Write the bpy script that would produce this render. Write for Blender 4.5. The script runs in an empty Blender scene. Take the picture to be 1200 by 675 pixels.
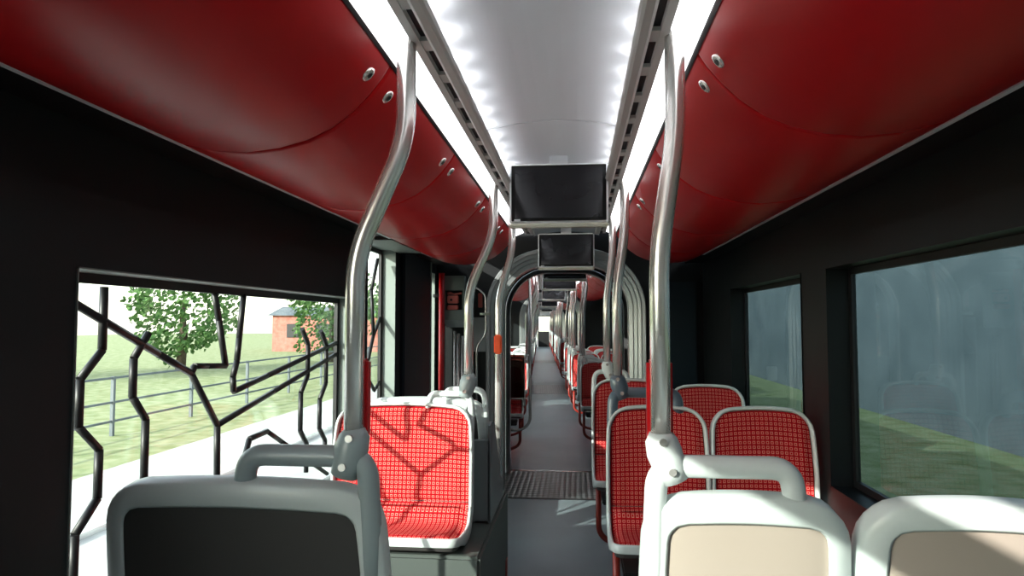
import bpy, bmesh, math, random
from mathutils import Vector, Matrix, noise
random.seed(7)
PI = math.pi
S = bpy.context.scene
COL = S.collection
R = math.radians

# ------------------------------------------------------------------ camera, world, light, exposure
FPX = 770.0
CAM = Vector((0.08, 0.0, 1.40))
cd = bpy.data.cameras.new('camera'); cam = bpy.data.objects.new('camera', cd); COL.objects.link(cam)
cd.sensor_width = 36.0; cd.lens = FPX / 1200.0 * 36.0; cd.clip_start = 0.05; cd.clip_end = 400
cam.location = CAM
cam.rotation_euler = (R(90 + 3.0), 0, R(5.64))
S.camera = cam

SUN_AZ, SUN_EL = 41.0, 19.5        # light travels towards (+X,+Y), down
w = bpy.data.worlds.new('sky'); S.world = w; w.use_nodes = True
nt = w.node_tree; bg = nt.nodes['Background']
sky = nt.nodes.new('ShaderNodeTexSky'); sky.sky_type = 'NISHITA'; sky.sun_disc = False
sky.sun_elevation = R(28); sky.sun_rotation = R(225); sky.air_density = 1.3; sky.dust_density = 0.8
hs = nt.nodes.new('ShaderNodeHueSaturation'); hs.inputs['Saturation'].default_value = 0.45
nt.links.new(sky.outputs[0], hs.inputs['Color']); nt.links.new(hs.outputs[0], bg.inputs[0])
bg.inputs[1].default_value = 0.42

sl = bpy.data.lights.new('sun', 'SUN'); so = bpy.data.objects.new('sun', sl); COL.objects.link(so)
sl.energy = 5.6; sl.angle = R(0.5); sl.color = (1.0, 0.96, 0.88)
_d = Vector((math.sin(R(SUN_AZ)) * math.cos(R(SUN_EL)), math.cos(R(SUN_AZ)) * math.cos(R(SUN_EL)), -math.sin(R(SUN_EL))))
so.rotation_euler = _d.to_track_quat('-Z', 'Y').to_euler(); so.location = (-6, -6, 6)

S.view_settings.view_transform = 'Standard'; S.view_settings.look = 'None'
S.view_settings.gamma = 1.0; S.view_settings.use_curve_mapping = False
S.view_settings.exposure = 0.8

# ------------------------------------------------------------------ materials
def mat(name, col, rough=0.5, metal=0.0, spec=0.5, emit=None, estr=0.0, coat=0.0, bump=None, vary=None, aniso=0.0):
    m = bpy.data.materials.new(name); m.use_nodes = True
    t = m.node_tree; b = t.nodes['Principled BSDF']
    b.inputs['Base Color'].default_value = (*col, 1); b.inputs['Roughness'].default_value = rough
    b.inputs['Metallic'].default_value = metal; b.inputs['Specular IOR Level'].default_value = spec
    b.inputs['Coat Weight'].default_value = coat; b.inputs['Coat Roughness'].default_value = 0.12
    if aniso: b.inputs['Anisotropic'].default_value = aniso
    if emit: b.inputs['Emission Color'].default_value = (*emit, 1); b.inputs['Emission Strength'].default_value = estr
    if bump or vary:
        tc = t.nodes.new('ShaderNodeTexCoord')
    if bump:
        n = t.nodes.new('ShaderNodeTexNoise'); n.inputs['Scale'].default_value = bump[0]; n.inputs['Detail'].default_value = 3
        bp = t.nodes.new('ShaderNodeBump'); bp.inputs['Strength'].default_value = bump[1]; bp.inputs['Distance'].default_value = 0.004
        t.links.new(tc.outputs['Object'], n.inputs['Vector']); t.links.new(n.outputs[0], bp.inputs['Height'])
        t.links.new(bp.outputs[0], b.inputs['Normal'])
    if vary:
        n = t.nodes.new('ShaderNodeTexNoise'); n.inputs['Scale'].default_value = vary[0]; n.inputs['Detail'].default_value = 5
        cr = t.nodes.new('ShaderNodeValToRGB')
        cr.color_ramp.elements[0].color = (*[c * (1 - vary[1]) for c in col], 1); cr.color_ramp.elements[0].position = 0.3
        cr.color_ramp.elements[1].color = (*[min(1, c * (1 + vary[1])) for c in col], 1); cr.color_ramp.elements[1].position = 0.7
        t.links.new(tc.outputs['Object'], n.inputs['Vector']); t.links.new(n.outputs[0], cr.inputs[0])
        t.links.new(cr.outputs[0], b.inputs['Base Color'])
    return m

M = {}
M['red'] = mat('red_panel', (0.46, 0.003, 0.006), 0.36, spec=0.2, bump=(6, 0.12))
M['ceil'] = mat('ceiling_white', (0.72, 0.73, 0.76), 0.55)
M['beam'] = mat('beam_grey', (0.58, 0.56, 0.54), 0.42)
M['black'] = mat('black_plastic', (0.006, 0.006, 0.007), 0.45)
M['dark'] = mat('dark_wall', (0.006, 0.008, 0.009), 0.42, spec=.25, vary=(3, 0.2))
M['header'] = mat('header_grey', (0.016, 0.020, 0.021), 0.6, spec=.2, bump=(40, .1))
M['bluedark'] = mat('blue_dark_panel', (0.005, 0.013, 0.020), 0.4, spec=.3)
M['lower'] = mat('wall_lower', (0.16, 0.18, 0.18), 0.55)
M['jamb'] = mat('jamb_grey', (0.20, 0.24, 0.22), 0.5)
M['floor'] = mat('lino_floor', (0.19, 0.24, 0.26), 0.42, vary=(2.2, 0.10), bump=(220, .15))
M['steel'] = mat('brushed_steel', (0.86, 0.84, 0.81), 0.24, metal=0.72, coat=.3)
M['alu'] = mat('arch_aluminium', (0.42, 0.46, 0.46), 0.34, metal=0.45)
M['frame'] = mat('seat_frame_grey', (0.58, 0.64, 0.63), 0.38, coat=.2)
M['shell'] = mat('seat_shell', (0.055, 0.052, 0.050), 0.42)
M['shell_beige'] = mat('seat_shell_beige', (0.40, 0.34, 0.29), 0.35)
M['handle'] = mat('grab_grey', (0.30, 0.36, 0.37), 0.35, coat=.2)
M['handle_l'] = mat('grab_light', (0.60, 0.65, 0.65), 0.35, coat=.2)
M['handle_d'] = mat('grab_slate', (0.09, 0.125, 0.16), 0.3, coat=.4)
M['ped'] = mat('podium_grey', (0.075, 0.09, 0.083), 0.5)
M['ped2'] = mat('divider_grey', (0.16, 0.19, 0.20), 0.45)
M['redleg'] = mat('red_leg', (0.30, 0.03, 0.02), 0.4)
M['orange'] = mat('orange_button', (0.85, 0.10, 0.02), 0.4)
M['redpole'] = mat('red_bar', (0.55, 0.008, 0.012), 0.3, coat=.4)
M['screen'] = mat('screen_glass', (0.012, 0.013, 0.016), 0.07, spec=0.9)
M['bezel'] = mat('monitor_bezel', (0.003, 0.003, 0.003), 0.3, spec=.15)
M['msilver'] = mat('monitor_edge', (0.85, 0.87, 0.88), 0.35, metal=.1)
M['mbar'] = mat('monitor_bar', (0.55, 0.56, 0.45), 0.32, metal=0.8)
M['white'] = mat('white_plastic', (0.75, 0.77, 0.78), 0.4)
M['pink'] = mat('pink_device', (0.75, 0.20, 0.17), 0.45)
M['grey'] = mat('grey_device', (0.26, 0.30, 0.30), 0.45)
M['rubber'] = mat('bellows_rubber', (0.012, 0.013, 0.014), 0.7)
M['light'] = mat('light_diffuser', (0.9, 0.9, 0.9), 0.5, emit=(0.97, 0.98, 1.0), estr=1.6)
M['led2'] = mat('led_line', (1, 1, 1), 0.5, emit=(0.93, 0.96, 1.0), estr=20.0)
M['led'] = mat('led', (1, 1, 1), 0.5, emit=(0.93, 0.96, 1.0), estr=20.0)

def fabric(name):
    m = bpy.data.materials.new(name); m.use_nodes = True
    t = m.node_tree; N = t.nodes; L = t.links; b = N['Principled BSDF']
    b.inputs['Roughness'].default_value = 0.85
    b.inputs['Specular IOR Level'].default_value = 0.12
    uv = N.new('ShaderNodeUVMap')
    sp = N.new('ShaderNodeSeparateXYZ'); L.new(uv.outputs[0], sp.inputs[0])
    def math_(op, a, bb=None, c=None):
        n = N.new('ShaderNodeMath'); n.operation = op
        for i, v in enumerate((a, bb, c)):
            if v is None: continue
            if isinstance(v, (int, float)): n.inputs[i].default_value = v
            else: L.new(v, n.inputs[i])
        return n.outputs[0]
    P = 0.0185
    def cell(o):
        f = math_('FRACT', math_('DIVIDE', o, P)); return math_('ABSOLUTE', math_('SUBTRACT', f, 0.5))
    cx, cy = cell(sp.outputs[0]), cell(sp.outputs[1])
    mx = math_('MAXIMUM', cx, cy)
    ring = math_('MULTIPLY', math_('LESS_THAN', mx, 0.29), math_('GREATER_THAN', mx, 0.19))
    gap = math_('GREATER_THAN', cx, 0.455)
    gap2 = math_('GREATER_THAN', cy, 0.455)
    gp = math_('MAXIMUM', gap, gap2)
    ns = N.new('ShaderNodeTexNoise'); ns.inputs['Scale'].default_value = 700; L.new(uv.outputs[0], ns.inputs['Vector'])
    cr = N.new('ShaderNodeValToRGB'); L.new(ns.outputs[0], cr.inputs[0])
    cr.color_ramp.elements[0].position = .3; cr.color_ramp.elements[1].position = .7
    cr.color_ramp.elements[0].color = (0.40, 0.003, 0.008, 1); cr.color_ramp.elements[1].color = (0.62, 0.006, 0.014, 1)
    m1 = N.new('ShaderNodeMix'); m1.data_type = 'RGBA'; L.new(gp, m1.inputs[0]); L.new(cr.outputs[0], m1.inputs[6]); m1.inputs[7].default_value = (0.12, 0.003, 0.006, 1)
    m2 = N.new('ShaderNodeMix'); m2.data_type = 'RGBA'; L.new(ring, m2.inputs[0]); L.new(m1.outputs[2], m2.inputs[6]); m2.inputs[7].default_value = (0.56, 0.27, 0.22, 1)
    L.new(m2.outputs[2], b.inputs['Base Color'])
    bp = N.new('ShaderNodeBump'); bp.inputs['Strength'].default_value = .25; bp.inputs['Distance'].default_value = .002
    L.new(ns.outputs[0], bp.inputs['Height']); L.new(bp.outputs[0], b.inputs['Normal'])
    return m
M['fabric'] = fabric('seat_fabric')

def glass(name, tint, gloss=0.08):
    m = bpy.data.materials.new(name); m.use_nodes = True
    t = m.node_tree; N = t.nodes; L = t.links; N.remove(N['Principled BSDF'])
    tr = N.new('ShaderNodeBsdfTransparent'); tr.inputs[0].default_value = (*tint, 1)
    gl = N.new('ShaderNodeBsdfGlossy'); gl.inputs['Roughness'].default_value = 0.02
    lw = N.new('ShaderNodeLayerWeight'); lw.inputs[0].default_value = 0.5
    pw = N.new('ShaderNodeMath'); pw.operation = 'POWER'; L.new(lw.outputs['Facing'], pw.inputs[0]); pw.inputs[1].default_value = 4.0
    fr = N.new('ShaderNodeMath'); fr.operation = 'MULTIPLY_ADD'; L.new(pw.outputs[0], fr.inputs[0]); fr.inputs[1].default_value = 0.5; fr.inputs[2].default_value = 0.02
    mx = N.new('ShaderNodeMixShader'); L.new(fr.outputs[0], mx.inputs[0]); L.new(tr.outputs[0], mx.inputs[1]); L.new(gl.outputs[0], mx.inputs[2])
    L.new(mx.outputs[0], N['Material Output'].inputs[0]); return m
M['glass'] = glass('window_glass', (0.90, 0.94, 0.92))
M['tint'] = glass('tinted_glass', (0.42, 0.50, 0.52))
M['shade_sheet'] = glass('shade_tint', (0.30, 0.24, 0.20))  # brown tint standing for the shade on a seat back

def tread_mat():
    m = mat('tread_plate', (0.10, 0.115, 0.12), 0.38, metal=0.3)
    t = m.node_tree; N = t.nodes; L = t.links; b = N['Principled BSDF']
    tc = N.new('ShaderNodeTexCoord'); ck = N.new('ShaderNodeTexVoronoi'); ck.feature = 'F1'; ck.inputs['Scale'].default_value = 22; ck.inputs['Randomness'].default_value = 0
    L.new(tc.outputs['Object'], ck.inputs['Vector'])
    bp = N.new('ShaderNodeBump'); bp.inputs['Strength'].default_value = .9; bp.inputs['Distance'].default_value = .01; bp.invert = True
    L.new(ck.outputs['Distance'], bp.inputs['Height']); L.new(bp.outputs[0], b.inputs['Normal'])
    cr = N.new('ShaderNodeValToRGB'); L.new(ck.outputs['Distance'], cr.inputs[0])
    cr.color_ramp.elements[0].color = (0.17, 0.19, 0.19, 1); cr.color_ramp.elements[1].color = (0.055, 0.065, 0.07, 1)
    cr.color_ramp.elements[0].position = .25; cr.color_ramp.elements[1].position = .5
    L.new(cr.outputs[0], b.inputs['Base Color']); return m
M['tread'] = tread_mat()

def screen_mat():
    m = mat('dark_screen', (0.012, 0.012, 0.015), 0.10, spec=0.45, vary=(2.5, 0.35)); return m
M['screen'] = screen_mat()

# ------------------------------------------------------------------ helpers
class MB:
    def __init__(s): s.bm = bmesh.new(); s.uv = None; s.mi = 0
    def face(s, vs, smooth=False):
        try: f = s.bm.faces.new(vs)
        except ValueError: return None
        f.material_index = s.mi; f.smooth = smooth; return f
    def box(s, c, d, bev=0.0, rot=None):
        r = bmesh.ops.create_cube(s.bm, size=1)
        vs = r['verts']
        bmesh.ops.scale(s.bm, vec=d, verts=vs)
        if bev:
            es = list({e for v in vs for e in v.link_edges})
            rr = bmesh.ops.bevel(s.bm, geom=es, offset=min(bev, min(d) * .45), segments=2, affect='EDGES')
            vs = list({v for f in rr['faces'] for v in f.verts} | {v for v in vs if v.is_valid})
            allf = {f for v in vs for f in v.link_faces}
            vs = list({v for f in allf for v in f.verts})
        if rot: bmesh.ops.rotate(s.bm, cent=(0, 0, 0), matrix=rot, verts=vs)
        bmesh.ops.translate(s.bm, vec=c, verts=vs)
        for f in {f for v in vs for f in v.link_faces}: f.material_index = s.mi
        return s
    def bx(s, x0, x1, y0, y1, z0, z1, bev=0.0):
        return s.box(((x0 + x1) / 2, (y0 + y1) / 2, (z0 + z1) / 2), (abs(x1 - x0), abs(y1 - y0), abs(z1 - z0)), bev)
    def loft(s, rings, closed=True, caps=True, smooth=True):
        vr = [[s.bm.verts.new(p) for p in r] for r in rings]
        n = len(vr[0])
        for a, b in zip(vr, vr[1:]):
            for i in range(n if closed else n - 1):
                j = (i + 1) % n; s.face((a[i], a[j], b[j], b[i]), smooth)
        if caps and closed:
            s.face(list(reversed(vr[0]))); s.face(vr[-1])
        return vr
    def tube(s, pts, r, n=16, caps=True, ry=None):
        pts = [Vector(p) for p in pts]
        tan = []
        for i in range(len(pts)):
            a = pts[max(i - 1, 0)]; b = pts[min(i + 1, len(pts) - 1)]; tan.append((b - a).normalized())
        up = Vector((0, 1, 0)) if abs(tan[0].y) < .9 else Vector((1, 0, 0))
        u = (up - tan[0] * up.dot(tan[0])).normalized(); rings = []
        for i, p in enumerate(pts):
            u = (u - tan[i] * u.dot(tan[i])).normalized(); v = tan[i].cross(u)
            rr = r[i] if isinstance(r, (list, tuple)) else r
            rings.append([p + u * (math.cos(2 * PI * k / n) * (ry or rr)) + v * (math.sin(2 * PI * k / n) * rr) for k in range(n)])
        s.loft(rings, True, caps); return s
    def prism_y(s, prof, y0, y1, closed=True, smooth=False):
        s.loft([[(x, y, z) for x, z in prof] for y in (y0, y1)], closed, closed, smooth); return s
    def build(s, name, m, parent=None, F=None, recalc=True):
        if recalc: bmesh.ops.recalc_face_normals(s.bm, faces=s.bm.faces)
        me = bpy.data.meshes.new(name); s.bm.to_mesh(me); s.bm.free()
        for x in (m if isinstance(m, (list, tuple)) else [m]): me.materials.append(x)
        o = bpy.data.objects.new(name, me); COL.objects.link(o)
        if parent is not None: o.parent = parent
        if F is not None: o.matrix_world = F
        return o

def fillet(pts, r, n=6):
    pts = [Vector(p) for p in pts]; out = [pts[0]]
    for i in range(1, len(pts) - 1):
        p = pts[i]; a = (pts[i - 1] - p); b = (pts[i + 1] - p)
        rr = min(r, a.length * .48, b.length * .48); a = p + a.normalized() * rr; b = p + b.normalized() * rr
        for k in range(n + 1):
            t = k / n; out.append(a * (1 - t) ** 2 + p * 2 * t * (1 - t) + b * t * t)
    out.append(pts[-1]); return out

def tag(o, label=None, cat=None, group=None, kind=None):
    if label: o['label'] = label
    if cat: o['category'] = cat
    if group: o['group'] = group
    if kind: o['kind'] = kind
    return o
def thing(name, label, cat, group=None):
    o = bpy.data.objects.new(name, None); COL.objects.link(o); o.empty_display_size = .1
    return tag(o, label, cat, group)
def struct(mb, name, m, F=None):
    return tag(mb.build(name, m, None, F), kind='structure')
def copy_tree(o, parent=None, skip=()):
    c = o.copy(); COL.objects.link(c)
    if parent is not None: c.parent = parent
    for ch in o.children:
        if ch.name.split('.')[0] in skip: continue
        copy_tree(ch, c)
    return c
I4 = Matrix.Identity(4)
def put(o, F, loc, rz=0.0):
    o.matrix_world = F @ Matrix.Translation(loc) @ Matrix.Rotation(rz, 4, 'Z'); return o

# frames of the cars behind the joint (the train bends slightly left there)
PIV = Vector((0, 5.8, 0))
FB = Matrix.Translation(PIV) @ Matrix.Rotation(R(3.15), 4, 'Z') @ Matrix.Translation(-PIV)
FA = I4
WX = 1.08          # inner wall
Z0 = 1.40

# ------------------------------------------------------------------ car shell
PROF = [(.352, .600), (.372, .568), (.40, .533), (.44, .492), (.49, .455), (.55, .428), (.62, .410), (.70, .402), (.78, .408), (.86, .427), (.93, .462)]
WALL_T = 0.10

def wall(F, name, sx, y0, y1, wins, hdr='header'):
    """inner wall slab with openings; wins = (y0,y1,z0,z1)"""
    mb = MB()
    x0, x1 = sx * WX, sx * (WX + WALL_T)
    ys = sorted({y0, y1} | {w[0] for w in wins} | {w[1] for w in wins})
    for a, b in zip(ys, ys[1:]):
        wn = [w for w in wins if w[0] <= a + 1e-6 and w[1] >= b - 1e-6]
        if wn:
            w_ = wn[0]
            segs = [(-.05, w_[2]), (w_[3], 2.03)]
        else: segs = [(-.05, 2.03)]
        for z0, z1 in segs:
            for q0, q1, mi in ((z0, min(z1, .5), 1), (max(z0, .5), z1, 0)):
                if q1 - q0 > .001:
                    mb.mi = mi; mb.bx(x0, x1, a, b, q0, q1)
    return struct(mb, name, [M[hdr], M['lower']], F)

WN = [0]
def window(F, sx, w, lines=None, glassm='glass', jamb='jamb'):
    WN[0] += 1
    y0, y1, z0, z1 = w
    xi, xo = sx * WX, sx * (WX + WALL_T)
    mb = MB(); t = .004
    # reveal lining
    for (a, b, c, d) in ((y0, y0 + t, z0, z1), (y1 - t, y1, z0, z1)): mb.bx(xi - sx * .004, xo, a, b, c, d)
    mb.bx(xi - sx * .004, xo, y0, y1, z0, z0 + t); mb.bx(xi - sx * .004, xo, y0, y1, z1 - t, z1)
    fr = struct(mb, 'window_%d' % WN[0], M[jamb], F)
    g = .030
    k = MB()
    k.bx(xo - sx * .018, xo, y0, y0 + g, z0, z1); k.bx(xo - sx * .018, xo, y1 - g, y1, z0, z1)
    k.bx(xo - sx * .018, xo, y0 + g, y1 - g, z0, z0 + g); k.bx(xo - sx * .018, xo, y0 + g, y1 - g, z1 - g, z1)
    k.build('gasket', M['black'], fr)
    p = MB(); p.bx(xo - sx * .010, xo - sx * .005, y0 + g, y1 - g, z0 + g, z1 - g); p.build('window_pane', M[glassm], fr)
    if lines:
        dd = MB(); X = xo - sx * .013
        for L_ in lines:
            for (a, b) in zip(L_, L_[1:]):
                A = Vector((X, a[0], a[1])); B = Vector((X, b[0], b[1]))
                dd.tube([A, B], .011, n=6, ry=.011)
        dd.build('line_decal', M['black'], fr)
    return fr

def ceiling_parts(F, y0, y1, tag_, red_y0, red_y1, seams, locks=True, lamp=True, slots=True):
    # centre vault
    n = 12
    top = [(-.26 + .52 * i / n, Z0 + .735 - .035 * ((-.26 + .52 * i / n) / .26) ** 2) for i in range(n + 1)]
    sy = [y0] + [q for q in (-.9, .75, 2.36, 4.05) if tag_ == 'front'] + ([y0 + 2.2 * k for k in range(1, int((y1 - y0) / 2.2) + 1)] if tag_ != 'front' else []) + [y1]
    sy = [q for q in sy if y0 <= q <= y1]
    mb = MB()
    for a, b in zip(sy, sy[1:]):
        if b - a < .05: continue
        mb.prism_y(top + [(x, z + .02) for x, z in reversed(top)], a + .005, b - .005, smooth=False)
    c = struct(mb, 'ceiling', M['ceil'], F)
    for p in c.data.polygons: p.use_smooth = False
    mb = MB(); mb.bx(-.30, .30, y0, y1, Z0 + .77, Z0 + .80)
    mb.bx(-WX, -.27, y0, y1, Z0 + .72, Z0 + .74); mb.bx(.27, WX, y0, y1, Z0 + .72, Z0 + .74)
    struct(mb, 'trim_1', M['black'], F)
    for sx in (-1, 1):
        # rail beam: light rounded inner half, slotted outer flange
        mb = MB()
        prof = [(.205, .622), (.209, .614), (.216, .610), (.233, .6105), (.240, .614), (.240, .626), (.209, .630)]
        mb.prism_y([(sx * x, Z0 + z) for x, z in prof], y0, red_y1, smooth=False)
        mb.bx(sx * .260, sx * .279, y0, red_y1, Z0 + .615, Z0 + .630)
        y = y0 + .04 if not slots else 1.44 - .2 * math.ceil((1.44 - y0) / .2) + .2
        while y < red_y1 and slots:
            mb.bx(sx * .240, sx * .260, y - .055, y, Z0 + .617, Z0 + .627); y += .2
        b = struct(mb, 'trim_2', M['beam'], F)
        mb = MB(); mb.bx(sx * .234, sx * .268, y0, red_y1, Z0 + .632, Z0 + .642)
        mb.build('vent_channel', M['black'], b)
        # light diffuser
        a, bq = (.282, .624), (.340, .600)
        mb = MB(); mb.prism_y([(sx * a[0], Z0 + a[1]), (sx * bq[0], Z0 + bq[1]), (sx * bq[0], Z0 + bq[1] + .012), (sx * a[0], Z0 + a[1] + .012)], y0, red_y1 - .02)
        lo = mb.build('ceiling_light', M['light'], None, F)
        tag(lo, ('left' if sx < 0 else 'right') + ' glowing white light strip along the ceiling of the ' + NAME[tag_], 'ceiling light', 'ceiling light strips')
        mb = MB(); mb.prism_y([(sx * .342, Z0 + .604), (sx * .351, Z0 + .598), (sx * .351, Z0 + .62), (sx * .342, Z0 + .62)], y0, red_y1)
        mb.build('gasket', M['black'], lo) if False else struct(mb, 'trim_3', M['black'], F)
        # hidden cove LEDs lighting the vault
        if lamp:
            lt = thing('cove_light', ('left' if sx < 0 else 'right') + ' row of small white lamps behind the ceiling beam of the ' + NAME[tag_], 'ceiling light', 'cove lamp rows')
            lt.matrix_world = F
            mb = MB(); mb.bx(sx * .222, sx * .242, max(y0, -.5), red_y1, Z0 + .642, Z0 + .658); mb.build('lamp_channel', M['beam'], lt)
            if tag_ == 'front':
                y = -.40; proto_ = None
                while y < red_y1:
                    if proto_ is None:
                        mb = MB(); mb.box((0, 0, 0), (.012, .035, .006)); led = mb.build('lamp', M['led'], lt); proto_ = led
                    else: led = proto_.copy(); COL.objects.link(led); led.parent = lt
                    led.location = (sx * .232, y, Z0 + .662); y += .15
            else:
                mb = MB(); mb.bx(sx * .226, sx * .238, y0 + .1, red_y1, Z0 + .658, Z0 + .664); mb.build('lamp', M['led2'], lt)
        # red panels
        edges = [red_y0] + [q for q in seams if red_y0 < q < red_y1] + [red_y1]
        outer = []
        for i, (x, z) in enumerate(PROF):
            outer.append((x, z))
        for i, (a, b) in enumerate(zip(edges, edges[1:])):
            mb = MB()
            # rounded long edges near the seams
            ys_ = [a + .0025, a + .005, a + .014] + [a + .014 + (b - a - .028) * k / 4 for k in range(1, 4)] + [b - .014, b - .005, b - .0025]
            offs = [.006, .002, 0, 0, 0, 0, 0, .002, .006]
            fr_, bk_ = [], []
            vs = [[mb.bm.verts.new((sx * x, y, Z0 + z + of)) for (x, z) in PROF] for y, of in zip(ys_, offs)]
            for r0, r1 in zip(vs, vs[1:]):
                for k in range(len(PROF) - 1): mb.face((r0[k], r0[k + 1], r1[k + 1], r1[k]), True)
            vb = [[mb.bm.verts.new((sx * x, y, Z0 + z + .02)) for (x, z) in PROF] for y in (ys_[0], ys_[-1])]
            for k in range(len(PROF) - 1): mb.face((vb[0][k], vb[0][k + 1], vb[1][k + 1], vb[1][k]))
            for (r, q) in ((vs[0], vb[0]), (vs[-1], vb[1])):
                for k in range(len(PROF) - 1): mb.face((r[k], r[k + 1], q[k + 1], q[k]))
            t_ = thing('ceiling_panel', None, None); t_.matrix_world = F
            side = 'left' if sx < 0 else 'right'
            tag(t_, '%s %s along the %s side of the ceiling from the near end of the %s' % (ORD[min(i, len(ORD) - 1)], 'glossy red curved panel', side, NAME[tag_]), 'ceiling panel', 'red ceiling panels')
            mb.build('panel_skin', M['red'], t_)
            if locks:
                for yl in (a + .075, b - .075):
                    if (i == 0 and yl < a + .1) or yl > red_y1 - .05 and i == len(edges) - 2: continue
                    lk = MB(); c0 = Vector((sx * .382, yl, Z0 + .555)); nn = Vector((-sx * .74, 0, -.67))
                    lk.tube([c0 - nn * .004, c0 + nn * .003, c0 + nn * .0045], [.0175, .0175, .013], n=18)
                    lo_ = lk.build('lock', M['steel'], t_)
                    kk = MB(); kk.tube([c0 + nn * .004, c0 + nn * .006], .007, n=12); kk.build('keyhole', M['black'], lo_)
                    continue
                    lk2 = MB(); lk2.box(c0 + nn * .010 + Vector((0, .006, -.004)), (.004, .010, .016)); lk2.build('key_wing', M['steel'], lo_)
        # silver line and filler between red panel and wall
        mb = MB(); mb.bx(sx * .93, sx * .945, y0, red_y1, Z0 + .458, Z0 + .466); struct(mb, 'trim_4', M['msilver'], F)
        mb = MB(); mb.bx(sx * .93, sx * WX, y0, y1, Z0 + .47, Z0 + .49); struct(mb, 'trim_5', M['dark'], F)
    return c

NAME = {'front': 'nearest car', 'second': 'second car', 'third': 'third car', 'last': 'last car'}
ORD = ['first', 'second', 'third', 'fourth', 'fifth', 'sixth', 'seventh', 'eighth', 'ninth', 'tenth', 'eleventh', 'twelfth']

def floor(F, y0, y1, m='floor', z=0.0, n='floor'):
    mb = MB(); mb.bx(-WX - WALL_T, WX + WALL_T, y0, y1, z - .06, z); return struct(mb, n, M[m], F)

# arch opening outline (inner), x from -HX..HX about centre AX
AX, HX, AT, AR = -.015, .51, 1.865, .36
def arch_path(off=0.0, z0=0.0, n=10):
    p = [(AX - HX - off, z0)]
    r = AR + off
    for k in range(n + 1):
        a = PI - (PI / 2) * k / n; p.append((AX - HX - off + r + r * math.cos(a), AT + off - r + r * math.sin(a)))
    for k in range(n + 1):
        a = PI / 2 - (PI / 2) * k / n; p.append((AX + HX + off - r + r * math.cos(a), AT + off - r + r * math.sin(a)))
    p.append((AX + HX + off, z0)); return p

def end_wall(F, y, sgn, name, m='dark', t=.05):
    """transverse wall round the arch; sgn thickness direction"""
    pin = arch_path(.138); pts_out = []
    mb = MB()
    W, H = WX + WALL_T, 2.16
    for yy in (y, y + sgn * t): pass
    rings = []
    for yy in (y, y + sgn * t):
        ring_i = [mb.bm.verts.new((x, yy, z)) for x, z in pin]
        ring_o = []
        for (x, z) in pin:
            if z <= .001: ring_o.append(mb.bm.verts.new((-W if x < AX else W, yy, 0)))
            else:
                dx, dz = x - AX, z - .9
                k = min((W - (AX if dx > 0 else -AX)) / abs(dx) if dx else 9e9, (H - .9) / dz if dz > 0 else 9e9)
                ring_o.append(mb.bm.verts.new((AX + dx * k, yy, .9 + dz * k)))
        rings.append((ring_i, ring_o))
        n = len(pin)
        for i in range(n - 1): mb.face((ring_i[i], ring_i[i + 1], ring_o[i + 1], ring_o[i]))
    n = len(pin)
    for i in range(n - 1):
        mb.face((rings[0][0][i], rings[0][0][i + 1], rings[1][0][i + 1], rings[1][0][i]))
    return struct(mb, name, M[m], F)

def arch(F, y, label, sgn=1, d=.17):
    """ribbed aluminium portal frame"""
    mb = MB()
    sec = [(0, 0), (.030, 0), (.030, .022), (.038, .022), (.038, 0), (.062, 0), (.062, .022), (.070, .022), (.070, 0), (.094, 0), (.094, .022), (.102, .022), (.102, 0), (.128, .004), (.134, .02), (.134, .05), (0, d)]
    sec = [(a, b - .03) for a, b in sec[:-1]] + [(0.0, d)]
    # face of the frame slopes: inner rib set back
    rings = []
    for (a, b) in sec:
        yy = y + sgn * (b + (.05 * (1 - a / .134) if b < .1 else 0)) - sgn * .03
        rings.append([(x, yy, z) for x, z in arch_path(a)])
    vr = [[mb.bm.verts.new(p) for p in r] for r in rings]
    m_ = len(vr)
    for i in range(m_ - 1):
        a, b = vr[i], vr[i + 1]
        for k in range(len(a) - 1): mb.face((a[k], a[k + 1], b[k + 1], b[k]), False)
    a, b = vr[-1], vr[0]
    for k in range(len(a) - 1): mb.face((a[k], a[k + 1], b[k + 1], b[k]), False)
    o = mb.build('gangway_portal', M['alu'], None, F)
    return tag(o, label, 'portal', 'ribbed metal gangway portals')

def bellows(y0, y1, Fa, Fb, label):
    mb = MB(); rings = []; n = 14
    for k in range(n + 1):
        t = k / n; off = .10 if k % 2 else .045
        pa = [Fa @ Vector((x, y0 + (y1 - y0) * t, z)) for x, z in arch_path(off)]
        pb = [Fb @ Vector((x, y0 + (y1 - y0) * t, z)) for x, z in arch_path(off)]
        rings.append([a.lerp(b, t) for a, b in zip(pa, pb)])
    mb.loft(rings, closed=False, caps=False, smooth=False)
    o = mb.build('gangway_bellows', M['rubber'])
    md = o.modifiers.new('thick', 'SOLIDIFY'); md.thickness = .01; md.offset = 1
    return tag(o, label, 'bellows')

# ---- nearest car
def pxw(px, py, Y):
    """pixel of the photo -> world point at depth plane Y (only used to measure from the photo)"""
    d = cam.rotation_euler.to_matrix() @ Vector(((px - 600) / FPX, (337.5 - py) / FPX, -1))
    return CAM + d * ((Y - CAM.y) / d.y)

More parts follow.
